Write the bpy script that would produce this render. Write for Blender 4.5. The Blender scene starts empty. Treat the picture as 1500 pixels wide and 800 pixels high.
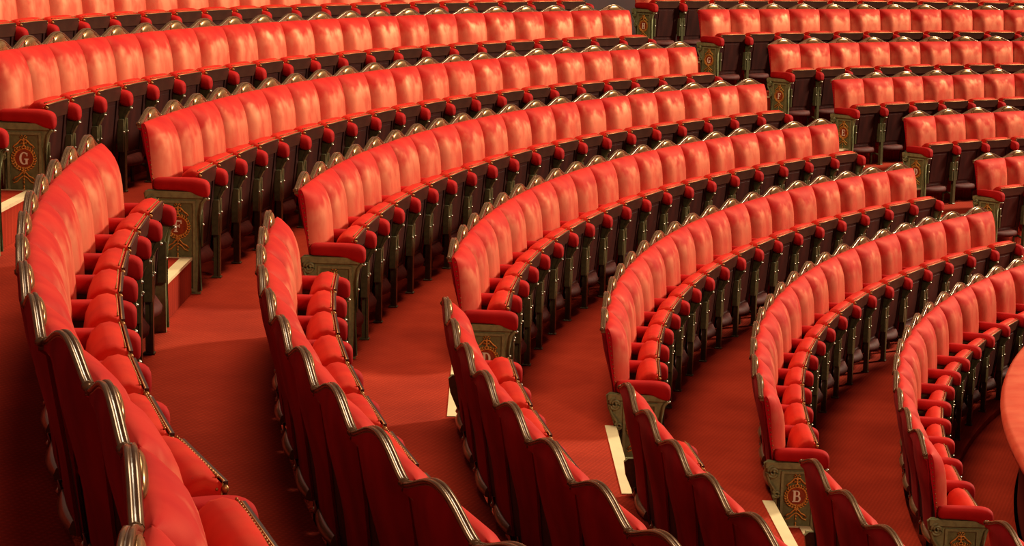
import bpy, math, random
from mathutils import Matrix, Vector

random.seed(7)
C = bpy.context.scene.collection
PI = math.pi

# ------------------------------------------------------------------ survey
ZOFF = -3.0
CAM = (-14.38400, -9.86820, 6.64833 + ZOFF)
PITCH, ROLL, FPX = 0.163732, 0.0252625, 2872.42
P = 0.52
ROWS = 'ABCDEFGH'
RAD = [12.12477, 13.00162, 13.85816, 14.68681, 15.50437, 16.33562, 17.13027, 17.945]
TOPZ = [4.05074, 4.32123, 4.65138, 5.02087, 5.36405, 5.69206, 6.03797, 6.375]
FLOOR = [t - 0.897 + ZOFF for t in TOPZ]
T_C = [178.729, 178.420, 178.133, 178.356, 178.466, 178.489, 178.747, 178.75]
T_R = [134.6, 134.6, 134.554, 134.829, 135.421, 135.552, 136.376, 136.9]
T_L = [184.511, 184.189, 183.860, 183.490, 182.446, 182.308, 182.15, 182.0]
N_C = [16, 17, 18, 19, 20, 21, 22, 23]
LOWER = 0.105                      # floor of the front gangway

# ------------------------------------------------------------------ camera
fw = Vector((0, math.cos(PITCH), -math.sin(PITCH)))
rt = Vector((1, 0, 0)); up = Vector((0, math.sin(PITCH), math.cos(PITCH)))
rt2 = math.cos(ROLL) * rt + math.sin(ROLL) * up
up2 = -math.sin(ROLL) * rt + math.cos(ROLL) * up
cd = bpy.data.cameras.new('camera')
cam = bpy.data.objects.new('camera', cd); C.objects.link(cam)
cam.matrix_world = Matrix(((rt2.x, up2.x, -fw.x, CAM[0]), (rt2.y, up2.y, -fw.y, CAM[1]),
                           (rt2.z, up2.z, -fw.z, CAM[2]), (0, 0, 0, 1)))
cd.sensor_fit = 'HORIZONTAL'; cd.sensor_width = 36.0; cd.lens = FPX / 1500 * 36
cd.clip_end = 200; cd.clip_start = 0.05
cd.dof.use_dof = False
bpy.context.scene.camera = cam
CV = Vector(CAM)

def project(p):
    d = Vector(p) - CV
    D = d.dot(fw)
    if D < 0.5: return None
    return (750 + FPX * d.dot(rt2) / D, 400 - FPX * d.dot(up2) / D)

# ------------------------------------------------------------------ materials
def new_mat(name):
    m = bpy.data.materials.new(name); m.use_nodes = True
    nt = m.node_tree
    b = nt.nodes['Principled BSDF']
    return m, nt, b

def noise(nt, scale, detail=3, rough=0.55, coord='Object', vec_scale=None):
    tc = nt.nodes.new('ShaderNodeTexCoord')
    n = nt.nodes.new('ShaderNodeTexNoise')
    n.inputs['Scale'].default_value = scale; n.inputs['Detail'].default_value = detail
    n.inputs['Roughness'].default_value = rough
    src = tc.outputs[coord]
    if vec_scale:
        mp = nt.nodes.new('ShaderNodeMapping'); mp.inputs['Scale'].default_value = vec_scale
        nt.links.new(src, mp.inputs['Vector']); src = mp.outputs['Vector']
    nt.links.new(src, n.inputs['Vector'])
    return n

def ramp(nt, src, stops):
    r = nt.nodes.new('ShaderNodeValToRGB')
    e = r.color_ramp.elements
    e[0].position, e[0].color = stops[0][0], (*stops[0][1], 1)
    e[1].position, e[1].color = stops[-1][0], (*stops[-1][1], 1)
    for p, c in stops[1:-1]:
        k = e.new(p); k.color = (*c, 1)
    nt.links.new(src, r.inputs['Fac'])
    return r

def add_rand(nt, n, amount=20.0):
    """shift the noise by a per-object random amount so copies do not repeat"""
    oi = nt.nodes.new('ShaderNodeObjectInfo')
    mul = nt.nodes.new('ShaderNodeMath'); mul.operation = 'MULTIPLY'; mul.inputs[1].default_value = amount
    nt.links.new(oi.outputs['Random'], mul.inputs[0])
    va = nt.nodes.new('ShaderNodeVectorMath'); va.operation = 'ADD'
    src = n.inputs['Vector'].links[0].from_socket
    nt.links.new(src, va.inputs[0]); nt.links.new(mul.outputs[0], va.inputs[1])
    nt.links.new(va.outputs['Vector'], n.inputs['Vector'])

def velvet(name, dark, mid, light, sheen, tint, srough=0.3, rnd=True, scale=7):
    m, nt, b = new_mat(name)
    n = noise(nt, scale, 2, 0.5, vec_scale=(1, 1, 0.55))
    if rnd: add_rand(nt, n)
    r = ramp(nt, n.outputs['Fac'], [(0.33, dark), (0.5, mid), (0.66, light)])
    nt.links.new(r.outputs['Color'], b.inputs['Base Color'])
    b.inputs['Roughness'].default_value = 0.75
    b.inputs['Specular IOR Level'].default_value = 0.15
    b.inputs['Sheen Weight'].default_value = sheen
    b.inputs['Sheen Roughness'].default_value = srough
    b.inputs['Sheen Tint'].default_value = (*tint, 1)
    f = noise(nt, 420, 2, 0.6)
    bp = nt.nodes.new('ShaderNodeBump'); bp.inputs['Strength'].default_value = 0.12; bp.inputs['Distance'].default_value = 0.002
    nt.links.new(f.outputs['Fac'], bp.inputs['Height']); nt.links.new(bp.outputs['Normal'], b.inputs['Normal'])
    return m

M = {}
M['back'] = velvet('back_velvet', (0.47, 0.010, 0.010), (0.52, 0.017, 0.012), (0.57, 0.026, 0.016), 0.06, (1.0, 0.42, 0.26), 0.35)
M['seat'] = velvet('seat_velvet', (0.47, 0.010, 0.006), (0.53, 0.014, 0.007), (0.58, 0.020, 0.008), 0.05, (1.0, 0.30, 0.18), 0.4)
M['arm'] = velvet('arm_velvet', (0.36, 0.008, 0.008), (0.42, 0.011, 0.010), (0.47, 0.016, 0.012), 0.05, (1.0, 0.35, 0.24), 0.4)
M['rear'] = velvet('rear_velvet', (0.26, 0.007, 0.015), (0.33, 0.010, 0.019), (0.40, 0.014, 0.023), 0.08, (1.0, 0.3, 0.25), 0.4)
M['flank'] = velvet('flank_velvet', (0.40, 0.006, 0.014), (0.46, 0.009, 0.018), (0.52, 0.012, 0.022), 0.03, (1.0, 0.3, 0.25), 0.4)
M['ledge'] = velvet('ledge_velvet', (0.60, 0.06, 0.03), (0.66, 0.09, 0.045), (0.70, 0.12, 0.06), 0.1, (1.0, 0.5, 0.35), 0.45, False, 5)

def pile_gloss(m, col, rough, fac0, fac1, top=None):
    """the lie of the pile gives velvet a broad, coloured gloss; brushed patches have less of it"""
    nt = m.node_tree; b = nt.nodes['Principled BSDF']; out = nt.nodes['Material Output']
    g = nt.nodes.new('ShaderNodeBsdfGlossy'); g.distribution = 'GGX'
    g.inputs['Color'].default_value = (*col, 1); g.inputs['Roughness'].default_value = rough
    n = noise(nt, 8, 3, 0.55, vec_scale=(1.2, 1, 0.6)); add_rand(nt, n, 31)
    mr = nt.nodes.new('ShaderNodeMapRange'); mr.interpolation_type = 'SMOOTHSTEP'
    mr.inputs['From Min'].default_value = 0.30; mr.inputs['From Max'].default_value = 0.62
    mr.inputs['To Min'].default_value = fac0; mr.inputs['To Max'].default_value = fac1
    nt.links.new(n.outputs['Fac'], mr.inputs['Value'])
    fac = mr.outputs['Result']
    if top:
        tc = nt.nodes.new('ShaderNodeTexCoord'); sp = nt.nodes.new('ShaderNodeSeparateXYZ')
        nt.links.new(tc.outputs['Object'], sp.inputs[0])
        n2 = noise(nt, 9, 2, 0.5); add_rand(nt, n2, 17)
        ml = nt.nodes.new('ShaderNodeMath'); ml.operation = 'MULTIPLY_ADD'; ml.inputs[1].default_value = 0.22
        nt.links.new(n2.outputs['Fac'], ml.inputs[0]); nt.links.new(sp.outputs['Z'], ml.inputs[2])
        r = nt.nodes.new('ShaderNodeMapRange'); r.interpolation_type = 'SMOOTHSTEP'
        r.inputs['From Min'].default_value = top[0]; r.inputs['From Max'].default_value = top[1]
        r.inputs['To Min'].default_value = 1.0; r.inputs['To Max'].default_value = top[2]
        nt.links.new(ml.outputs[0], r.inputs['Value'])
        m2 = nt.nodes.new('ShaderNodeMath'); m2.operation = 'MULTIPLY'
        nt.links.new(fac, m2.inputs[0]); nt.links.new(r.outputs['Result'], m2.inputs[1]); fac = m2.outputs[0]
    mx = nt.nodes.new('ShaderNodeMixShader')
    nt.links.new(fac, mx.inputs['Fac']); nt.links.new(b.outputs[0], mx.inputs[1]); nt.links.new(g.outputs[0], mx.inputs[2])
    nt.links.new(mx.outputs[0], out.inputs['Surface'])
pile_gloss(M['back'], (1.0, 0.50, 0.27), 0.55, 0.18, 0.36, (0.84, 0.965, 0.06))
pile_gloss(M['seat'], (1.0, 0.36, 0.16), 0.60, 0.02, 0.06)
pile_gloss(M['ledge'], (1.0, 0.52, 0.30), 0.6, 0.12, 0.2)

def simple(name, col, rough, metal=0.0, var=0.25, scale=30, vec=None, spec=0.5, coat=0.0, bump=0.0):
    m, nt, b = new_mat(name)
    n = noise(nt, scale, 4, 0.6, vec_scale=vec)
    d = tuple(c * (1 - var) for c in col); l = tuple(min(1, c * (1 + var)) for c in col)
    r = ramp(nt, n.outputs['Fac'], [(0.3, d), (0.7, l)])
    nt.links.new(r.outputs['Color'], b.inputs['Base Color'])
    b.inputs['Roughness'].default_value = rough; b.inputs['Metallic'].default_value = metal
    b.inputs['Specular IOR Level'].default_value = spec
    b.inputs['Coat Weight'].default_value = coat; b.inputs['Coat Roughness'].default_value = 0.12
    if bump:
        bp = nt.nodes.new('ShaderNodeBump'); bp.inputs['Strength'].default_value = bump; bp.inputs['Distance'].default_value = 0.003
        nt.links.new(n.outputs['Fac'], bp.inputs['Height']); nt.links.new(bp.outputs['Normal'], b.inputs['Normal'])
    return m

M['wood'] = simple('crest_wood', (0.24, 0.14, 0.065), 0.3, 0, 0.35, 14, (1, 1, 6), 0.6, 0.5)
M['rim'] = simple('crest_moulding', (0.20, 0.115, 0.055), 0.24, 0.35, 0.2, 30)
M['gilt'] = simple('gilt', (0.34, 0.19, 0.075), 0.26, 0.6, 0.2, 60)
M['gold'] = simple('gold_paint', (0.72, 0.36, 0.08), 0.4, 0.35, 0.25, 60)
M['panelwood'] = simple('mahogany', (0.052, 0.011, 0.007), 0.42, 0, 0.35, 12, (1, 1, 0.25), 0.4)
M['dull'] = simple('hinge_edge_wood', (0.10, 0.018, 0.012), 0.7, 0, 0.3, 12, (1, 1, 0.25), 0.2)
M['railwood'] = simple('seat_rail_wood', (0.068, 0.026, 0.015), 0.36, 0, 0.3, 12, (0.3, 1, 1), 0.5)
M['dark'] = simple('back_board', (0.016, 0.007, 0.005), 0.6, 0, 0.3, 20)
M['iron'] = simple('green_iron', (0.13, 0.12, 0.055), 0.34, 0.2, 0.25, 40, None, 0.6)
M['olive'] = simple('olive_iron', (0.26, 0.265, 0.125), 0.42, 0.15, 0.2, 40, None, 0.5)
M['olivefield'] = simple('olive_field', (0.19, 0.19, 0.080), 0.5, 0.1, 0.2, 40, None, 0.4)
M['brass'] = simple('brass_nails', (0.36, 0.17, 0.055), 0.45, 0.7, 0.15, 80)
M['bolt'] = simple('steel_bolt', (0.55, 0.50, 0.40), 0.36, 0.9, 0.1, 80)
M['medal'] = simple('medallion_red', (0.32, 0.055, 0.012), 0.45, 0, 0.25, 60)
M['letter'] = simple('letter_cream', (0.86, 0.76, 0.56), 0.5, 0, 0.06, 60)
M['nosing'] = simple('cream_nosing', (0.80, 0.66, 0.38), 0.55, 0, 0.06, 9)
M['wall'] = simple('wall_red', (0.05, 0.008, 0.006), 0.6, 0, 0.25, 3)
M['parapet'] = simple('parapet_wood', (0.16, 0.028, 0.016), 0.5, 0, 0.25, 8)

def carpet():
    m, nt, b = new_mat('red_carpet')
    tc = nt.nodes.new('ShaderNodeTexCoord')
    big = noise(nt, 1.3, 4, 0.6, vec_scale=(1, 1, 1))
    r = ramp(nt, big.outputs['Fac'], [(0.32, (0.33, 0.034, 0.015)), (0.5, (0.40, 0.043, 0.018)), (0.68, (0.48, 0.056, 0.024))])
    # woven pile: a fine lattice of tufts
    mp = nt.nodes.new('ShaderNodeMapping'); mp.inputs['Rotation'].default_value = (0, 0, 0.35)
    nt.links.new(tc.outputs['Object'], mp.inputs['Vector'])
    wv = []
    for d in ('X', 'Y'):
        w = nt.nodes.new('ShaderNodeTexWave'); w.wave_type = 'BANDS'; w.bands_direction = d
        w.inputs['Scale'].default_value = 14.0; w.inputs['Distortion'].default_value = 0.6; w.inputs['Detail'].default_value = 1
        nt.links.new(mp.outputs['Vector'], w.inputs['Vector']); wv.append(w)
    mul = nt.nodes.new('ShaderNodeMath'); mul.operation = 'MULTIPLY'
    nt.links.new(wv[0].outputs['Fac'], mul.inputs[0]); nt.links.new(wv[1].outputs['Fac'], mul.inputs[1])
    mr = nt.nodes.new('ShaderNodeMapRange'); mr.inputs['To Min'].default_value = 0.84; mr.inputs['To Max'].default_value = 1.12
    nt.links.new(mul.outputs[0], mr.inputs['Value'])
    mx = nt.nodes.new('ShaderNodeMix'); mx.data_type = 'RGBA'; mx.blend_type = 'MULTIPLY'; mx.inputs['Factor'].default_value = 1
    nt.links.new(r.outputs['Color'], mx.inputs['A'])
    cb = nt.nodes.new('ShaderNodeCombineColor')
    for k in ('Red', 'Green', 'Blue'): nt.links.new(mr.outputs['Result'], cb.inputs[k])
    nt.links.new(cb.outputs['Color'], mx.inputs['B'])
    nt.links.new(mx.outputs['Result'], b.inputs['Base Color'])
    b.inputs['Roughness'].default_value = 0.9; b.inputs['Specular IOR Level'].default_value = 0.1
    b.inputs['Sheen Weight'].default_value = 0.04; b.inputs['Sheen Roughness'].default_value = 0.5
    b.inputs['Sheen Tint'].default_value = (1, 0.4, 0.25, 1)
    fn = noise(nt, 160, 2, 0.6)
    ad = nt.nodes.new('ShaderNodeMath'); ad.operation = 'ADD'
    nt.links.new(fn.outputs['Fac'], ad.inputs[0]); nt.links.new(mul.outputs[0], ad.inputs[1])
    bp = nt.nodes.new('ShaderNodeBump'); bp.inputs['Strength'].default_value = 0.25; bp.inputs['Distance'].default_value = 0.006
    nt.links.new(ad.outputs[0], bp.inputs['Height']); nt.links.new(bp.outputs['Normal'], b.inputs['Normal'])
    return m
M['carpet'] = carpet()

# ------------------------------------------------------------------ mesh helpers
class MB:
    def __init__(s): s.v = []; s.f = []; s.mi = []; s.sm = []
    def add(s, verts, faces, mi=0, smooth=False):
        o = len(s.v); s.v += [tuple(v) for v in verts]
        for f in faces:
            s.f.append([i + o for i in f]); s.mi.append(mi); s.sm.append(smooth)
    def box(s, x0, x1, y0, y1, z0, z1, mi=0, bev=0.0):
        if bev <= 0:
            v = [(x, y, z) for x in (x0, x1) for y in (y0, y1) for z in (z0, z1)]
            s.add(v, [(0, 1, 3, 2), (4, 6, 7, 5), (0, 4, 5, 1), (2, 3, 7, 6), (0, 2, 6, 4), (1, 5, 7, 3)], mi)
        else:
            b = bev
            ring = lambda z, i: [(x0 + i, y0 + i, z), (x1 - i, y0 + i, z), (x1 - i, y1 - i, z), (x0 + i, y1 - i, z)]
            v = ring(z0, b) + ring(z0 + b, 0) + ring(z1 - b, 0) + ring(z1, b)
            f = [(3, 2, 1, 0), (12, 13, 14, 15)]
            for k in range(3):
                for i in range(4):
                    j = (i + 1) % 4; f.append((4 * k + i, 4 * k + j, 4 * k + 4 + j, 4 * k + 4 + i))
            s.add(v, f, mi)
    def prism(s, poly, axis, a0, a1, mi=0, smooth=False):
        """poly: 2D outline (ccw) in the two other axes; extruded a0..a1 along axis"""
        def P3(p, a):
            if axis == 'x': return (a, p[0], p[1])
            if axis == 'y': return (p[0], a, p[1])
            return (p[0], p[1], a)
        n = len(poly)
        v = [P3(p, a0) for p in poly] + [P3(p, a1) for p in poly]
        s.add(v, [list(range(n))[::-1], list(range(n, 2 * n))], mi)
        s.add(v, [(i, (i + 1) % n, n + (i + 1) % n, n + i) for i in range(n)], mi, smooth)
    def loft(s, rings, mi=0, smooth=True, cap=True):
        n = len(rings[0]); v = [p for r in rings for p in r]; f = []
        for k in range(len(rings) - 1):
            for i in range(n):
                j = (i + 1) % n; f.append((k * n + i, k * n + j, (k + 1) * n + j, (k + 1) * n + i))
        s.add(v, f, mi, smooth)
        if cap:
            s.add(rings[0], [list(range(n))[::-1]], mi); s.add(rings[-1], [list(range(n))], mi)
    def tube(s, pts, rad, n=8, mi=0, flat=1.0):
        pts = [Vector(p) for p in pts]; rings = []
        ref = Vector((0, 0, 1))
        for i, p in enumerate(pts):
            t = (pts[min(i + 1, len(pts) - 1)] - pts[max(i - 1, 0)]).normalized()
            a = t.cross(ref)
            if a.length < 1e-3: a = t.cross(Vector((0, 1, 0)))
            a.normalize(); b = a.cross(t).normalized(); 
            r = rad[i] if isinstance(rad, (list, tuple)) else rad
            rings.append([tuple(p + a * (r * math.cos(2 * PI * k / n)) + b * (r * flat * math.sin(2 * PI * k / n))) for k in range(n)])
        s.loft(rings, mi)
    def ball(s, c, r, mi=0, seg=8, rings=5, sc=(1, 1, 1)):
        R = []
        for i in range(1, rings):
            a = PI * i / rings
            R.append([(c[0] + sc[0] * r * math.sin(a) * math.cos(2 * PI * k / seg), c[1] + sc[1] * r * math.sin(a) * math.sin(2 * PI * k / seg), c[2] + sc[2] * r * math.cos(a)) for k in range(seg)])
        R = [[(c[0], c[1], c[2] + sc[2] * r)] * seg] + R + [[(c[0], c[1], c[2] - sc[2] * r)] * seg]
        s.loft(R, mi, True, False)
    def mesh(s, name, mats):
        me = bpy.data.meshes.new(name)
        me.from_pydata(s.v, [], s.f); 
        for m in mats: me.materials.append(m)
        for p, mi, sm in zip(me.polygons, s.mi, s.sm):
            p.material_index = mi; p.use_smooth = sm
        import bmesh
        bm = bmesh.new(); bm.from_mesh(me)
        bmesh.ops.remove_doubles(bm, verts=[v for v in bm.verts], dist=1e-7) if False else None
        bmesh.ops.recalc_face_normals(bm, faces=bm.faces[:])
        bm.to_mesh(me); bm.free(); me.update()
        return me

def obj(name, me, parent=None, loc=(0, 0, 0)):
    o = bpy.data.objects.new(name, me); C.objects.link(o)
    o.location = loc
    if parent: o.parent = parent
    return o
def tag(o, label, cat, group=None):
    o['label'] = label; o['category'] = cat
    if group: o['group'] = group
def struct(name, mb, mats):
    o = obj(name, mb.mesh(name, mats)); o['kind'] = 'structure'; return o
def interp(tab, z):
    if z <= tab[0][0]: return tab[0][1]
    for (a, b), (c, d) in zip(tab, tab[1:]):
        if z <= c:
            t = (z - a) / (c - a); return b + (d - b) * t
    return tab[-1][1]

# ------------------------------------------------------------------ seat parts (x along the row, y towards the stage, z up)
HW = 0.2585
REAR = [(0.36, 0.060), (0.58, 0.032), (0.90, -0.022)]
FRONT = [(0.36, 0.068), (0.50, 0.056), (0.58, 0.049), (0.66, 0.043), (0.74, 0.037), (0.80, 0.031), (0.85, 0.024), (0.88, 0.016), (0.895, 0.008), (0.902, -0.002)]
BULGE = [(0.36, 0.054), (0.60, 0.070), (0.75, 0.070), (0.83, 0.056), (0.87, 0.036), (0.902, 0.006)]
def crest_h(x): return 0.896 + 0.064 * (0.5 + 0.5 * math.cos(PI * min(1, abs(x) / HW))) ** 0.72

def back_cushion():
    m = MB(); NU = 28; zs = [0.37, 0.45, 0.53, 0.60, 0.66, 0.72, 0.77, 0.81, 0.845, 0.868, 0.884, 0.895, 0.902]
    us = [math.sin(PI / 2 * (-1 + 2 * i / NU)) for i in range(NU + 1)]
    cols = []
    for u in us:
        a = abs(u)
        col = []
        for z in zs:
            y = interp(FRONT, z) + interp(BULGE, z) * (1 - (max(0, a - 0.46) / 0.54) ** 1.5) - 0.012 * a ** 10
            col.append((u * HW, max(y, interp(REAR, z) + 0.004), z + 0.005 * (1 - u ** 6) * max(0, (z - 0.75) / 0.152)))
        col.append((u * HW, -0.012, 0.900 + 0.005 * (1 - u ** 6)))
        col.append((u * HW, -0.024, 0.892 + 0.005 * (1 - u ** 6)))
        cols.append(col)
    n = len(cols[0])
    m.add([p for c in cols for p in c], [(i * n + j, (i + 1) * n + j, (i + 1) * n + j + 1, i * n + j + 1) for i in range(NU) for j in range(n - 1)], 0, True)
    for c in (cols[0], cols[-1]):                       # flat sides
        m.add(c + [(c[0][0], 0.032, 0.58), (c[0][0], 0.060, 0.37)], [list(range(n + 2))], 2)
    b0, b1 = cols[0], cols[-1]
    x0, x1 = -HW, HW                                   # board behind
    m.add([(x0, 0.060, 0.37), (x1, 0.060, 0.37), (x0, 0.032, 0.58), (x1, 0.032, 0.58)], [(0, 1, 3, 2)], 1)
    tops = [c[-1] for c in cols]
    m.add([(x0, 0.032, 0.58), (x1, 0.032, 0.58)] + tops[::-1], [list(range(2 + len(tops)))], 1)
    m.add([(x0, 0.060, 0.37), (x1, 0.060, 0.37)] + [c[0] for c in cols][::-1], [list(range(2 + len(cols)))], 1)
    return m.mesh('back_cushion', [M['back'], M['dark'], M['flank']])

def rear_panel():
    m = MB()
    W = [(0.37, 0.165), (0.55, 0.165), (0.62, 0.190), (0.69, 0.226), (0.76, 0.248), (0.82, 0.251), (0.90, 0.252)]
    zs = [0.375, 0.46, 0.54, 0.59, 0.63, 0.67, 0.71, 0.75, 0.79, 0.83, 0.86]
    rows = []
    for z in zs:
        w = interp(W, z); r = []
        for i in range(13):
            u = -1 + i / 6
            y = interp(REAR, z) - 0.006 - (0.006 + 0.022 * (1 - u * u)) * min(1, max(0.3, (z - 0.45) / 0.3))
            r.append((u * w, y, z))
        rows.append(r)
    for t in (0.5, 1.0):
        r = []
        for i in range(13):
            u = -1 + i / 6; x = u * 0.252; zt = crest_h(x) - 0.012
            r.append((x, -0.045 - 0.012 * (1 - u * u) * (1 - t), 0.86 + t * (zt - 0.86)))
        rows.append(r)
    m.add([p for r in rows for p in r], [(k * 13 + i, k * 13 + i + 1, (k + 1) * 13 + i + 1, (k + 1) * 13 + i) for k in range(len(rows) - 1) for i in range(12)], 0, True)
    edge = [r[0] for r in rows] + rows[-1][1:-1] + [r[-1] for r in rows[::-1]] + rows[0][1:-1][::-1]
    inn = [(x, interp(REAR, z) + 0.001, z) for x, y, z in edge]
    k = len(edge)
    m.add(edge + inn, [(i, (i + 1) % k, k + (i + 1) % k, k + i) for i in range(k)], 0)
    # curved wooden foot of the back
    rings = []
    for i in range(9):
        x = -0.15 + 0.0375 * i; b = 0.016 * (1 - (x / 0.16) ** 2)
        rings.append([(x, 0.052, 0.372), (x, 0.036 - b, 0.376), (x, 0.032 - b, 0.392), (x, 0.040 - b * 0.4, 0.412), (x, 0.050, 0.412)])
    m.loft(rings, 1, True, True)
    return m.mesh('back_panel', [M['rear'], M['wood']])

def crest_rail():
    m = MB(); xs = [-0.256 + 0.512 * i / 24 for i in range(25)]
    front = [(x, -0.026, crest_h(x) + 0.002) for x in xs]; rear = [(x, -0.045, crest_h(x) + 0.002) for x in xs]
    fb = [(x, -0.020, 0.874) for x in xs]; rb = [(x, -0.044, 0.874) for x in xs]
    n = 25
    for a, b in ((fb, front), (front, rear), (rear, rb), (rb, fb)):
        m.add(a + b, [(i, i + 1, n + i + 1, n + i) for i in range(n - 1)], 0, False)
    for i in (0, -1):
        m.add([fb[i], front[i], rear[i], rb[i]], [(0, 1, 2, 3)], 0)
    return m.mesh('crest_rail', [M['wood']])
def crest_moulding():
    m = MB(); xs = [-0.254 + 0.508 * i / 28 for i in range(29)]
    m.tube([(x, -0.030, crest_h(x)) for x in xs], 0.0070, 6)
    m.tube([(x, -0.043, crest_h(x) - 0.002) for x in xs], 0.0072, 6)
    for s in (-1, 1): m.ball((s * 0.252, -0.038, 0.893), 0.016, 0, 8, 5, (0.5, 1, 0.8))
    return m.mesh('crest_moulding', [M['rim']])
def crest_shell():
    m = MB()
    m.ball((0, -0.021, 0.905), 0.060, 0, 20, 9, (1.75, 0.26, 0.86))
    return m.mesh('gilt_shell', [M['gilt']])

def seat_section(dz=0.0, thin=0.0):
    """outline (y,z) of the tipped-up cushion"""
    return [(0.272, 0.600), (0.262, 0.614), (0.235, 0.622), (0.205 + thin, 0.616), (0.178 + thin, 0.595), (0.162 + thin, 0.560), (0.152 + thin, 0.50), (0.152, 0.40), (0.160, 0.28), (0.178, 0.19), (0.205, 0.155), (0.226, 0.155), (0.242, 0.30), (0.257, 0.45)]
def seat_cushion(dz=0.0, thin=0.0):
    m = MB(); sec = seat_section(dz, thin)
    cy, cz = 0.235, 0.40; rings = []
    for x, ins in ((-0.207, 0.030), (-0.205, 0.014), (-0.197, 0.005), (-0.17, 0.0), (-0.08, -0.004), (0.08, -0.004), (0.17, 0.0), (0.197, 0.005), (0.205, 0.014), (0.207, 0.030)):
        r = []
        for i, (y, z) in enumerate(sec):
            if i in (0, 11, 12, 13): r.append((x, y, z + dz * (1 if z > 0.4 else z / 0.4)))
            else:
                d = Vector((cy - y, cz - z)); L = d.length; d = d / L
                r.append((x, y + d.x * ins, z + d.y * ins + dz))
        rings.append(r)
    m.loft(rings, 0, True, True)
    return m.mesh('seat_cushion', [M['seat']])
def plate_y(z): return 0.229 + (z - 0.155) * (0.275 - 0.229) / 0.445
def seat_base(dz=0.0):
    m = MB()
    def slab(x0, x1, z0, z1, t, mi, off=0.0):
        v = []
        for z in (z0, z1):
            y = plate_y(z) + off
            v += [(x0, y, z + dz), (x1, y, z + dz), (x1, y + t, z + dz), (x0, y + t, z + dz)]
        m.add(v, [(3, 2, 1, 0), (4, 5, 6, 7), (0, 1, 5, 4), (1, 2, 6, 5), (2, 3, 7, 6), (3, 0, 4, 7)], mi)
    slab(-0.206, 0.206, 0.165, 0.603, 0.004, 0)                 # board
    slab(-0.206, 0.206, 0.530, 0.604, 0.012, 1)                 # top rail
    slab(-0.206, -0.150, 0.20, 0.530, 0.011, 0); slab(0.150, 0.206, 0.20, 0.530, 0.011, 0)
    slab(-0.206, 0.206, 0.165, 0.215, 0.012, 0)
    slab(-0.130, 0.130, 0.240, 0.505, 0.008, 0)                 # raised field
    # curved lip at the hinge edge
    xs = [-0.2 + 0.4 * i / 12 for i in range(13)]
    rings = []
    for x in xs:
        b = 0.055 * (1 - (x / 0.2) ** 2) + 0.004
        y0 = plate_y(0.16)
        rings.append([(x, y0, 0.205 + dz), (x, y0 + 0.012 + b * 0.6, 0.190 + dz), (x, y0 + 0.014 + b, 0.165 + dz), (x, y0 + 0.010 + b, 0.142 + dz), (x, y0 - 0.01, 0.135 + dz)])
    m.loft(rings, 2, True, True)
    return m.mesh('seat_base', [M['panelwood'], M['railwood'], M['dull']])
def nail_trim(dz=0.0):
    m = MB()
    m.tube([(-0.206, 0.262, 0.50 + dz), (-0.206, 0.274, 0.597 + dz), (-0.2, 0.277, 0.604 + dz), (0.2, 0.277, 0.604 + dz), (0.206, 0.274, 0.597 + dz), (0.206, 0.262, 0.50 + dz)], 0.003, 5)
    for i in range(19):
        x = -0.190 + 0.38 * i / 18; m.ball((x, 0.2645, 0.6125 + dz), 0.0042, 0, 6, 4)
    for s in (-1, 1):
        for k in range(5): m.ball((s * 0.2055, 0.252 + 0.002 * k, 0.50 + 0.022 * k + dz), 0.0042, 0, 6, 4)
        m.ball((s * 0.207, 0.279, 0.588 + dz), 0.010, 0, 7, 5)
    return m.mesh('nail_trim', [M['brass']])
def hinge_plate():
    m = MB()
    m.box(-0.009, 0.009, 0.258, 0.296, 0.245, 0.445, 0, 0.003)
    return m.mesh('hinge_plate', [M['iron']])
def hinge_bolt():
    m = MB(); m.ball((0, 0.297, 0.365), 0.008, 0, 8, 5)
    return m.mesh('bolt', [M['bolt']])

ARMSEC = [(0.045, 0.026, 0.598, 0.566), (0.050, 0.036, 0.611, 0.556), (0.065, 0.041, 0.618, 0.552), (0.12, 0.043, 0.621, 0.551), (0.20, 0.044, 0.621, 0.548), (0.245, 0.046, 0.621, 0.540), (0.275, 0.049, 0.619, 0.526), (0.300, 0.050, 0.615, 0.518), (0.318, 0.048, 0.608, 0.516), (0.330, 0.038, 0.598, 0.520), (0.3355, 0.029, 0.586, 0.531), (0.3365, 0.018, 0.575, 0.545)]
def arm_pad():
    m = MB(); rings = []
    for y, w, zt, zb in ARMSEC:
        r = []
        for k in range(16):
            a = 2 * PI * k / 16; c, s = math.cos(a), math.sin(a); e = 0.72
            r.append((w * math.copysign(abs(c) ** e, c), y, (zt + zb) / 2 + (zt - zb) / 2 * math.copysign(abs(s) ** e, s)))
        rings.append(r)
    m.loft(rings, 0, True, True)
    return m.mesh('arm_pad', [M['arm']])
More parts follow.
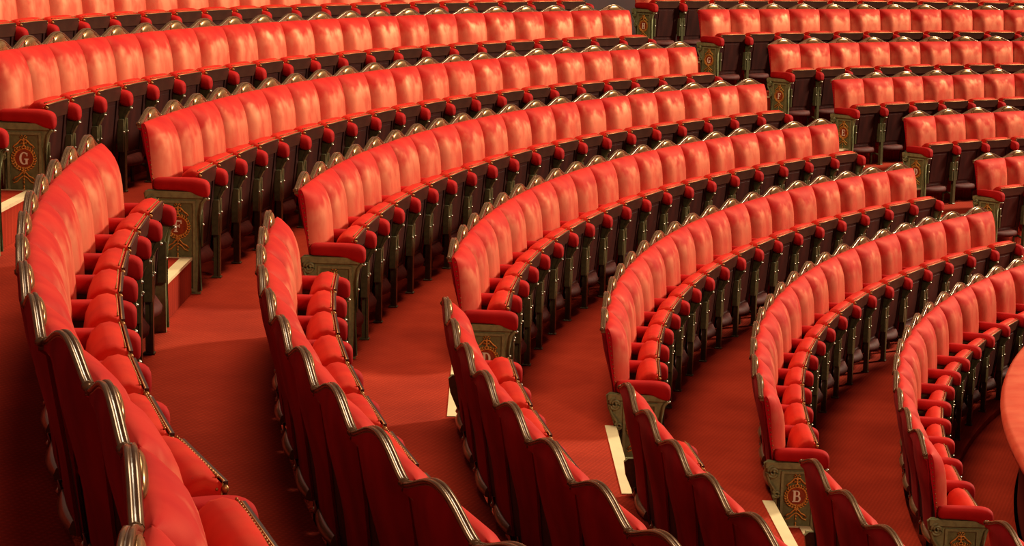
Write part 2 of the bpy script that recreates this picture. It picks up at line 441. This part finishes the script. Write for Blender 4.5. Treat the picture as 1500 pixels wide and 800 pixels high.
def standard():
    m = MB(); t = 0.013
    # front post with a flared head under the arm, and its foot
    post = [(0.262, 0.0), (0.292, 0.0), (0.290, 0.30), (0.286, 0.40), (0.292, 0.455), (0.312, 0.495), (0.326, 0.508), (0.326, 0.530), (0.245, 0.545), (0.255, 0.49), (0.262, 0.42), (0.260, 0.30)]
    m.prism(post, 'x', -t, t, 0)
    m.prism([(0.286, 0.0), (0.298, 0.0), (0.296, 0.33), (0.292, 0.40), (0.298, 0.45), (0.318, 0.49), (0.331, 0.502), (0.331, 0.527), (0.318, 0.527), (0.306, 0.505), (0.288, 0.46), (0.283, 0.40), (0.286, 0.30)], 'x', -t - 0.008, t + 0.008, 0)
    m.box(-0.022, 0.022, 0.250, 0.304, 0.0, 0.010, 0, 0.003)
    # under-arm bar, rear post, curved brace and tie
    m.prism([(0.065, 0.515), (0.25, 0.515), (0.25, 0.552), (0.065, 0.552)], 'x', -t, t, 0)
    m.prism([(0.075, 0.36), (0.110, 0.36), (0.105, 0.53), (0.066, 0.53)], 'x', -t, t, 0)
    m.tube([(0, 0.095, 0.40), (0, 0.13, 0.25), (0, 0.165, 0.13), (0, 0.165, 0.0)], [0.014, 0.013, 0.012, 0.012], 6)
    m.tube([(0, 0.165, 0.10), (0, 0.21, 0.12), (0, 0.27, 0.10)], 0.011, 6)
    m.tube([(0, 0.12, 0.30), (0, 0.20, 0.27), (0, 0.27, 0.33)], 0.012, 6)
    return m.mesh('arm_standard', [M['iron']])
def head_bolt():
    m = MB(); m.ball((0, 0.330, 0.508), 0.010, 0, 8, 5, (1.2, 1, 0.8)); return m.mesh('bolt', [M['bolt']])
def rear_hinge():
    m = MB(); m.ball((-0.19, 0.038, 0.395), 0.013, 0, 8, 5); m.tube([(-0.19, 0.044, 0.38), (-0.175, 0.036, 0.40), (-0.18, 0.036, 0.43)], 0.007, 6)
    return m.mesh('hinge', [M['bolt']])
def end_nails():
    m = MB()
    for k in range(13):
        z = 0.585 + 0.024 * k; m.ball((0, interp(REAR, z) + 0.012, z), 0.0045, 0, 6, 4, (0.6, 1, 1))
    return m.mesh('nail_row', [M['brass']])

def stretch(me, dz):
    for v in me.vertices:
        if v.co.z > 0.155: v.co.z += dz * (v.co.z - 0.155) / 0.45
    me.update(); return me
ME = dict(back=back_cushion(), rear=rear_panel(), crest=crest_rail(), mould=crest_moulding(), shell=crest_shell(),
          seat=stretch(seat_cushion(), 0.036), base=stretch(seat_base(), 0.036), nail=stretch(nail_trim(), 0.036), seatA=stretch(seat_cushion(0, 0.008), -0.018), baseA=stretch(seat_base(), -0.018), nailA=stretch(nail_trim(), -0.018),
          plate=hinge_plate(), pbolt=hinge_bolt(), arm=arm_pad(), std=standard(), bolt=head_bolt(), enails=end_nails(), rhinge=rear_hinge())

# ------------------------------------------------------------------ lettered end panels
def letter_shapes(ch):
    """strokes of a slab-serif capital in a unit box; returns list of convex polygons"""
    P_ = []
    R_ = lambda x0, y0, x1, y1: P_.append([(x0, y0), (x1, y0), (x1, y1), (x0, y1)])
    def arc(cx, cy, rx, ry, a0, a1, wx, wy, n=14):
        for i in range(n):
            a = math.radians(a0 + (a1 - a0) * i / n); b = math.radians(a0 + (a1 - a0) * (i + 1) / n)
            P_.append([(cx + rx * math.cos(a), cy + ry * math.sin(a)), (cx + rx * math.cos(b), cy + ry * math.sin(b)),
                       (cx + (rx - wx) * math.cos(b), cy + (ry - wy) * math.sin(b)), (cx + (rx - wx) * math.cos(a), cy + (ry - wy) * math.sin(a))][::-1])
    if ch in 'EFBDH':
        R_(0.18, 0, 0.40, 1); R_(0.08, 0, 0.50, 0.08); R_(0.08, 0.92, 0.50, 1)
    if ch in 'EF':
        R_(0.40, 0.88, 0.86, 1); R_(0.77, 0.70, 0.86, 0.9); R_(0.40, 0.46, 0.66, 0.57); R_(0.60, 0.37, 0.68, 0.66)
    if ch == 'E':
        R_(0.40, 0, 0.90, 0.12); R_(0.80, 0.1, 0.90, 0.32)
    if ch == 'B':
        R_(0.40, 0.91, 0.55, 1); R_(0.40, 0.47, 0.6, 0.56); R_(0.40, 0, 0.58, 0.09)
        arc(0.53, 0.735, 0.29, 0.265, -90, 90, 0.17, 0.09); arc(0.57, 0.28, 0.34, 0.28, -90, 90, 0.19, 0.09)
    if ch == 'D':
        R_(0.40, 0.91, 0.50, 1); R_(0.40, 0, 0.50, 0.09); arc(0.46, 0.5, 0.46, 0.5, -90, 90, 0.21, 0.09, 20)
    if ch == 'H':
        R_(0.62, 0, 0.84, 1); R_(0.54, 0, 0.94, 0.08); R_(0.54, 0.92, 0.94, 1); R_(0.40, 0.45, 0.62, 0.55)
    if ch in 'CG':
        arc(0.52, 0.5, 0.46, 0.52, 48, 312, 0.20, 0.09, 22); R_(0.76, 0.68, 0.85, 0.96)
    if ch == 'C': R_(0.76, 0.06, 0.85, 0.26)
    if ch == 'G':
        R_(0.66, 0.02, 0.86, 0.46); R_(0.54, 0.40, 0.96, 0.48)
    if ch == 'A':
        P_.append([(0.08, 0), (0.2, 0), (0.54, 1), (0.42, 1)]); P_.append([(0.68, 0), (0.90, 0), (0.56, 1), (0.42, 1)])
        R_(0.26, 0.28, 0.74, 0.37); R_(0, 0, 0.3, 0.07); R_(0.56, 0, 1, 0.07)
    return P_

PY, PZ = 0.172, 0.362      # centre of the wreath
def panel_meshes(s):
    """s=+1: the outer face looks along +x;  s=-1: along -x"""
    X = lambda a: s * a
    m = MB()
    def slab(poly, a0, a1, mi=0): m.prism(poly, 'x', X(a0), X(a1), mi)
    slab([(0.075, 0.0), (0.290, 0.0), (0.285, 0.45), (0.300, 0.50), (0.322, 0.525), (0.300, 0.552), (0.010, 0.552), (-0.010, 0.535), (0.000, 0.47), (0.030, 0.40), (0.055, 0.30)], -0.012, 0.014, 0)
    # raised border round the sunk field
    for q in ([(0.085, 0.012), (0.100, 0.012), (0.100, 0.500), (0.085, 0.500)], [(0.252, 0.012), (0.267, 0.012), (0.267, 0.500), (0.252, 0.500)],
              [(0.100, 0.486), (0.252, 0.486), (0.252, 0.500), (0.100, 0.500)], [(0.100, 0.012), (0.252, 0.012), (0.252, 0.03), (0.100, 0.03)]):
        slab(q, 0.014, 0.024, 0)
    slab([(0.102, 0.03), (0.25, 0.03), (0.25, 0.486), (0.102, 0.486)], 0.0142, 0.0155, 1)
    slab([(0.0, 0.515), (0.310, 0.515), (0.305, 0.548), (0.0, 0.548)], 0.014, 0.030, 0)     # cap moulding
    body = m.mesh('iron_panel', [M['olive'], M['olivefield']])
    # scroll bracket at the back edge
    m = MB()
    def spiral(cy, cz, r0, turns, n=26, d=1):
        return [(X(0.026), cy + d * r0 * (1 - 0.8 * i / n) * math.cos(2 * PI * turns * i / n + PI / 2), cz + r0 * (1 - 0.8 * i / n) * math.sin(2 * PI * turns * i / n + PI / 2)) for i in range(n + 1)]
    m.tube(spiral(0.040, 0.492, 0.034, 2.0), 0.0085, 6)
    m.tube(spiral(0.062, 0.372, 0.024, 1.7), 0.007, 6)
    m.tube([(X(0.024), 0.006, 0.49), (X(0.024), 0.022, 0.44), (X(0.024), 0.05, 0.40), (X(0.024), 0.052, 0.372)], 0.008, 6)
    m.tube([(X(0.020), 0.078, 0.36), (X(0.020), 0.074, 0.2), (X(0.020), 0.08, 0.0)], 0.009, 6)
    m.tube([(X(0.022), 0.292, 0.02), (X(0.022), 0.288, 0.42), (X(0.022), 0.302, 0.49), (X(0.022), 0.322, 0.515)], 0.010, 6)
    scroll = m.mesh('scroll_bracket', [M['olive']])
    # gilded ornament: ribbon above, tails below
    m = MB(); g = 0.021
    T = lambda pts, r=0.0042, fl=1.0: m.tube([(X(g), PY + a, b) for a, b in pts], r, 6, 0, fl)
    for d in (-1, 1):
        T([(d * 0.003, 0.478), (d * 0.012, 0.484), (d * 0.018, 0.476), (d * 0.011, 0.470)], 0.0038)
        T([(0, 0.458), (d * 0.014, 0.462), (d * 0.024, 0.450), (d * 0.036, 0.438), (d * 0.048, 0.430), (d * 0.056, 0.420), (d * 0.050, 0.414), (d * 0.044, 0.420)], [0.004, 0.0055, 0.004, 0.005, 0.004, 0.0045, 0.004, 0.003])
        T([(d * 0.006, 0.444), (d * 0.02, 0.440), (d * 0.014, 0.450)], 0.0038)
        T([(0, 0.296), (d * 0.016, 0.282), (d * 0.028, 0.268), (d * 0.044, 0.262), (d * 0.058, 0.248), (d * 0.046, 0.244)], [0.0035, 0.005, 0.004, 0.005, 0.004, 0.003])
        T([(0, 0.272), (d * 0.02, 0.258), (d * 0.036, 0.240), (d * 0.056, 0.232)], [0.003, 0.0042, 0.004, 0.003])
    for z in (0.466, 0.452, 0.440, 0.430): m.ball((X(g), PY, z), 0.0065, 0, 8, 5, (0.7, 0.9, 1.1))
    for z in (0.284, 0.268, 0.252, 0.236, 0.214, 0.200): m.ball((X(g), PY, z), 0.0062, 0, 8, 5, (0.7, 0.8, 1.2))
    orn = m.mesh('gilt_ornament', [M['gold']])
    # wreath of leaves
    m = MB(); R0 = 0.0585
    for k in range(26):
        a = 2 * PI * k / 26
        for dr, tw in ((0.005, 0.5), (-0.005, -0.5)):
            ty, tz = -math.sin(a), math.cos(a); ry, rz = math.cos(a), math.sin(a)
            up_ = 1 if ry >= 0 else -1
            ty, tz = ty * up_, tz * up_
            c = (PY + (R0 + dr) * ry, PZ + (R0 + dr) * rz)
            dy, dz = ty + tw * ry, tz + tw * rz; L = math.hypot(dy, dz); dy /= L; dz /= L
            m.tube([(X(0.019), c[0] - dy * 0.009, c[1] - dz * 0.009), (X(0.024), c[0], c[1]), (X(0.021), c[0] + dy * 0.009, c[1] + dz * 0.009)], [0.0012, 0.0052, 0.0008], 5)
    m.tube([(X(0.019), PY + 0.049 * math.cos(2 * PI * k / 28), PZ + 0.049 * math.sin(2 * PI * k / 28)) for k in range(29)], 0.0026, 5)
    wreath = m.mesh('wreath', [M['gold']])
    m = MB()
    m.prism([(PY + 0.048 * math.cos(2 * PI * k / 28), PZ + 0.048 * math.sin(2 * PI * k / 28)) for k in range(28)], 'x', X(0.0145), X(0.018), 0)
    medal = m.mesh('medallion', [M['medal']])
    return body, scroll, orn, wreath, medal
PANEL = {1: panel_meshes(1), -1: panel_meshes(-1)}
LET = {}
def letter_mesh(ch, s):
    if (ch, s) not in LET:
        m = MB(); h, w = 0.064, 0.054
        for i, poly in enumerate(letter_shapes(ch)):
            m.prism([(PY + s * (p[0] - 0.5) * w, PZ + (p[1] - 0.5) * h) for p in poly], 'x', s * 0.0181, s * (0.0212 + 0.00004 * i), 0)
        LET[ch, s] = m.mesh('letter', [M['letter']])
    return LET[ch, s]

# ------------------------------------------------------------------ placing
ORD = ['first', 'second', 'third', 'fourth', 'fifth', 'sixth', 'seventh', 'eighth', 'ninth', 'tenth', 'eleventh', 'twelfth', 'thirteenth', 'fourteenth',
       'fifteenth', 'sixteenth', 'seventeenth', 'eighteenth', 'nineteenth', 'twentieth', 'twenty-first', 'twenty-second', 'twenty-third', 'twenty-fourth']

def place(o, k, th, dr=0.0):
    o.location = ((RAD[k] - dr) * math.cos(th), (RAD[k] - dr) * math.sin(th), FLOOR[k]); o.rotation_euler = (0, 0, th + PI / 2)
def in_view(k, th, x0=-0.26, x1=0.26, m=-6):
    c, s = math.cos(th), math.sin(th); hit = False
    us = []; vs = []
    for x in (x0, x1):
        for y in (-0.05, 0.10, 0.33):
            for z in (0.0, 0.5, 0.62, 0.95):
                if y > 0.15 and z > 0.7: continue
                r = project((RAD[k] * c - y * c - x * s, RAD[k] * s - y * s + x * c, FLOOR[k] + z))
                if r is None: return False
                us.append(r[0]); vs.append(r[1])
    return max(us) > -m and min(us) < 1500 + m and max(vs) > -m and min(vs) < 800 + m

def make_seat(k, arm_side, row_a, end=None):
    """arm_side: -1/+1 where the shared arm stands (0: none); end: side showing a bare flank"""
    r = bpy.data.objects.new('theatre_seat', None); r.empty_display_size = 0.1; C.objects.link(r)
    A = 'A' if row_a else ''
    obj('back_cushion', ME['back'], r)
    bp = obj('back_panel', ME['rear'], r); obj('hinge', ME['rhinge'], bp)
    c = obj('crest_rail', ME['crest'], r); obj('crest_moulding', ME['mould'], c); obj('gilt_shell', ME['shell'], c)
    s = obj('seat_cushion', ME['seat' + A], r); obj('nail_trim', ME['nail' + A], s)
    obj('seat_base', ME['base' + A], r)
    for sx in (-1, 1):
        h = obj('hinge_plate', ME['plate'], r, (sx * 0.218, 0, 0)); obj('bolt', ME['pbolt'], h)
    if arm_side:
        obj('arm_pad', ME['arm'], r, (arm_side * P / 2, 0, 0))
        st = obj('arm_standard', ME['std'], r, (arm_side * P / 2, 0, 0)); obj('bolt', ME['bolt'], st)
    return r
def end_panel(k, th, s, label, group=None):
    r = bpy.data.objects.new('row_end_panel', None); r.empty_display_size = 0.1; C.objects.link(r)
    body, scroll, orn, wreath, medal = PANEL[s]
    b = obj('iron_panel', body, r); obj('scroll_bracket', scroll, b)
    obj('arm_pad', ME['arm'], r)
    obj('gilt_ornament', orn, r); obj('wreath', wreath, r)
    md = obj('medallion', medal, r); obj('letter', letter_mesh(ROWS[k], s), md)
    st = obj('bolt', ME['bolt'], r)
    place(r, k, th); tag(r, label, 'row end panel', 'lettered iron end panels of the seat rows')
    return r

# the left block of row F straightens towards its near end (seam points, metres)
F_SEAMS = {9: (-15.476, -5.205), 10: (-15.253, -5.717), 11: (-15.073, -6.240), 12: (-14.956, -6.744), 13: (-14.886, -7.260)}
count = 0
def seat_row(k, block, th0, n, direction):
    """direction -1: indices run towards smaller angles"""
    global count
    R = RAD[k]; first = True
    for i in range(n):
        th = th0 + direction * (i + 0.5) * P / R
        bent = k == 5 and block == 'left' and i in F_SEAMS
        if k == 5 and block == 'left' and i > 12: continue
        if not bent and not in_view(k, th): continue
        arm = direction if not (block == 'centre' and i == n - 1) else 0
        r = make_seat(k, arm, k == 0)
        place(r, k, th)
        if bent:
            a, b = Vector(F_SEAMS[i]), Vector(F_SEAMS[i + 1]); d = b - a
            r.location = ((a.x + b.x) / 2, (a.y + b.y) / 2, FLOOR[k]); r.rotation_euler = (0, 0, math.atan2(d.y, d.x))
        if i == 0:
            obj('nail_row', ME['enails'], r, (-direction * HW, 0, 0))
        if block == 'centre':
            lab = 'red velvet tip-up seat, %s from the left aisle in centre block row %s' % (ORD[i], ROWS[k])
        elif block == 'right':
            lab = 'red velvet tip-up seat, %s from the aisle in right block row %s' % (ORD[i], ROWS[k])
        else:
            lab = 'red velvet tip-up seat, %s from the aisle in left block row %s' % (ORD[i], ROWS[k])
        tag(r, lab, 'theatre seat', '%s block seats in row %s' % (block, ROWS[k]))
        count += 1
for k in range(8):
    tc, tr, tl = (math.radians(t[k]) for t in (T_C, T_R, T_L))
    R = RAD[k]
    seat_row(k, 'centre', tc, N_C[k], -1)
    seat_row(k, 'right', tr, 16, -1)
    seat_row(k, 'left', tl, 14, 1)
    for th, s, where in ((tc, 1, 'the left end of centre block row'), (tc - N_C[k] * P / R, -1, 'the right end of centre block row'),
                         (tr, 1, 'the aisle end of right block row'), (tl, -1, 'the aisle end of left block row')):
        if in_view(k, th, -0.04, 0.04, -2):
            end_panel(k, th, s, ('olive iron panel with gilt wreath at %s %s' if s > 0 else 'iron end frame with red arm pad at %s %s') % (where, ROWS[k]))
print('seats', count)

# ------------------------------------------------------------------ tiers, aisle steps, nosings
TH0, TH1 = math.radians(112), math.radians(209)
def rr(r, t): return r(t) if callable(r) else r
def edge_f(t):
    return RAD[5] - 0.045 + interp([(202.4, 0.0), (204.3, 0.10), (206.0, 0.25), (209.0, 0.48)], math.degrees(t))
def sector(mb, r0, r1, z, t0, t1, mi=0, n=None, top=True):
    n = n or max(2, int((t1 - t0) / 0.012))
    ts = [t0 + (t1 - t0) * i / n for i in range(n + 1)]
    a = [(rr(r0, t) * math.cos(t), rr(r0, t) * math.sin(t), z) for t in ts]; b = [(rr(r1, t) * math.cos(t), rr(r1, t) * math.sin(t), z) for t in ts]
    mb.add(a + b, [(i, n + 1 + i, n + 2 + i, i + 1) for i in range(n)], mi)
def riser(mb, r, z0, z1, t0, t1, mi=0):
    n = max(2, int((t1 - t0) / 0.012)); ts = [t0 + (t1 - t0) * i / n for i in range(n + 1)]
    a = [(rr(r, t) * math.cos(t), rr(r, t) * math.sin(t), z0) for t in ts]; b = [(rr(r, t) * math.cos(t), rr(r, t) * math.sin(t), z1) for t in ts]
    mb.add(a + b, [(i, i + 1, n + 2 + i, n + 1 + i) for i in range(n)], mi)
def curved_box(mb, r0, r1, z0, z1, t0, t1, mi=0, n=None):
    n = n or max(2, int((t1 - t0) / 0.012)); rings = []
    for i in range(n + 1):
        t = t0 + (t1 - t0) * i / n; c, s = math.cos(t), math.sin(t)
        rings.append([(r0 * c, r0 * s, z0), (r1 * c, r1 * s, z0), (r1 * c, r1 * s, z1), (r0 * c, r0 * s, z1)])
    mb.loft(rings, mi, False, True)

fl = MB()
edge = [11.76] + [RAD[k] - 0.045 for k in range(7)] + [RAD[7] + 0.75]
edge[6] = edge_f
sector(fl, 10.9, 11.76, LOWER, TH0, TH1)
riser(fl, 11.76, LOWER, FLOOR[0], TH0, TH1)
for k in range(8):
    sector(fl, edge[k], edge[k + 1], FLOOR[k], TH0, TH1)
    if k < 7: riser(fl, edge[k + 1], FLOOR[k], FLOOR[k + 1], TH0, TH1)
struct('floor', fl, [M['carpet']])
steps = MB(); nose = MB()
for k in range(8):
    R = RAD[k]
    for t0, t1 in ((T_C[k] + 0.09, T_L[k] - 0.09), (T_R[k] + 0.09, T_C[k] - math.degrees(N_C[k] * P / R) - 0.09)):
        t0, t1 = math.radians(t0), math.radians(t1)
        h = FLOOR[k] + 0.195 if k else FLOOR[k] + 0.15
        curved_box(steps, R - 0.245, R - 0.0455, FLOOR[k] + 0.001, h, t0, t1, 0, 1)
        curved_box(nose, R - 0.250, R - 0.190, h - 0.012, h + 0.004, t0, t1, 0, 1)
        curved_box(nose, R - 0.190, R - 0.046, h - 0.004, h + 0.003, t0, t0 + 0.024 / R)
        if k < 7: curved_box(nose, R - 0.050, R + 0.012, FLOOR[k + 1] - 0.012, FLOOR[k + 1] + 0.004, t0, t1, 0, 1)
struct('floor_steps', steps, [M['carpet']])
struct('trim_1', nose, [M['nosing']])

# front parapet with padded ledge, rear wall
pw = MB(); curved_box(pw, 11.10, 11.33, LOWER, 0.74, TH0, TH1)
curved_box(pw, 11.33, 11.345, 0.02, 0.10, TH0, TH1); curved_box(pw, 11.33, 11.36, 0.66, 0.74, TH0, TH1)
struct('wall_front', pw, [M['parapet']])
bb = MB(); curved_box(bb, 11.33, 11.352, LOWER, 0.018, TH0, TH1); struct('baseboard_front', bb, [M['nosing']])
lg = MB(); n = 90; rings = []
for i in range(n + 1):
    t = TH0 + (TH1 - TH0) * i / n; c, s = math.cos(t), math.sin(t)
    prof = [(10.98, 0.74), (11.45, 0.74), (11.475, 0.755), (11.482, 0.785), (11.474, 0.815), (11.445, 0.832), (11.2, 0.845), (11.0, 0.835), (10.965, 0.80)]
    rings.append([(r * c, r * s, z) for r, z in prof])
lg.loft(rings, 0, True, True)
lo = obj('parapet_ledge', lg.mesh('parapet_ledge', [M['ledge']])); tag(lo, 'curved padded ledge in salmon red velvet on the balcony front parapet', 'parapet ledge')
wb = MB(); curved_box(wb, RAD[7] + 0.75, RAD[7] + 0.9, FLOOR[7] - 0.05, FLOOR[7] + 3.2, TH0, math.radians(196)); struct('wall_rear', wb, [M['wall']])

# ------------------------------------------------------------------ light
def area(name, loc, target, size, energy, col):
    l = bpy.data.lights.new(name, 'AREA'); l.shape = 'DISK'; l.size = size; l.energy = energy; l.color = col
    o = bpy.data.objects.new(name, l); C.objects.link(o); o.location = loc
    o.rotation_euler = (Vector(target) - Vector(loc)).to_track_quat('-Z', 'Y').to_euler()
    return o
area('stage_light', (11.0, 19.5, 15.5), (-13, 3, 1.5), 4.0, 11800, (1.0, 0.85, 0.64))
area('dome_light', (-15.0, 2.5, 12.0), (-14.5, 2, 1), 5.0, 820, (1.0, 0.83, 0.60))
area('panel_fill', (-6.0, -14.0, 10.0), (-14, 3, 2), 3.0, 700, (1.0, 0.78, 0.58))  # unseen fill lamp, added to brighten the iron end panels and letters
w = bpy.data.worlds.new('world'); bpy.context.scene.world = w; w.use_nodes = True
w.node_tree.nodes['Background'].inputs['Color'].default_value = (1.0, 0.50, 0.47, 1)
w.node_tree.nodes['Background'].inputs['Strength'].default_value = 0.12
vs = bpy.context.scene.view_settings
vs.view_transform = 'Standard'; vs.look = 'Medium High Contrast'; vs.exposure = 0.0; vs.gamma = 1.0
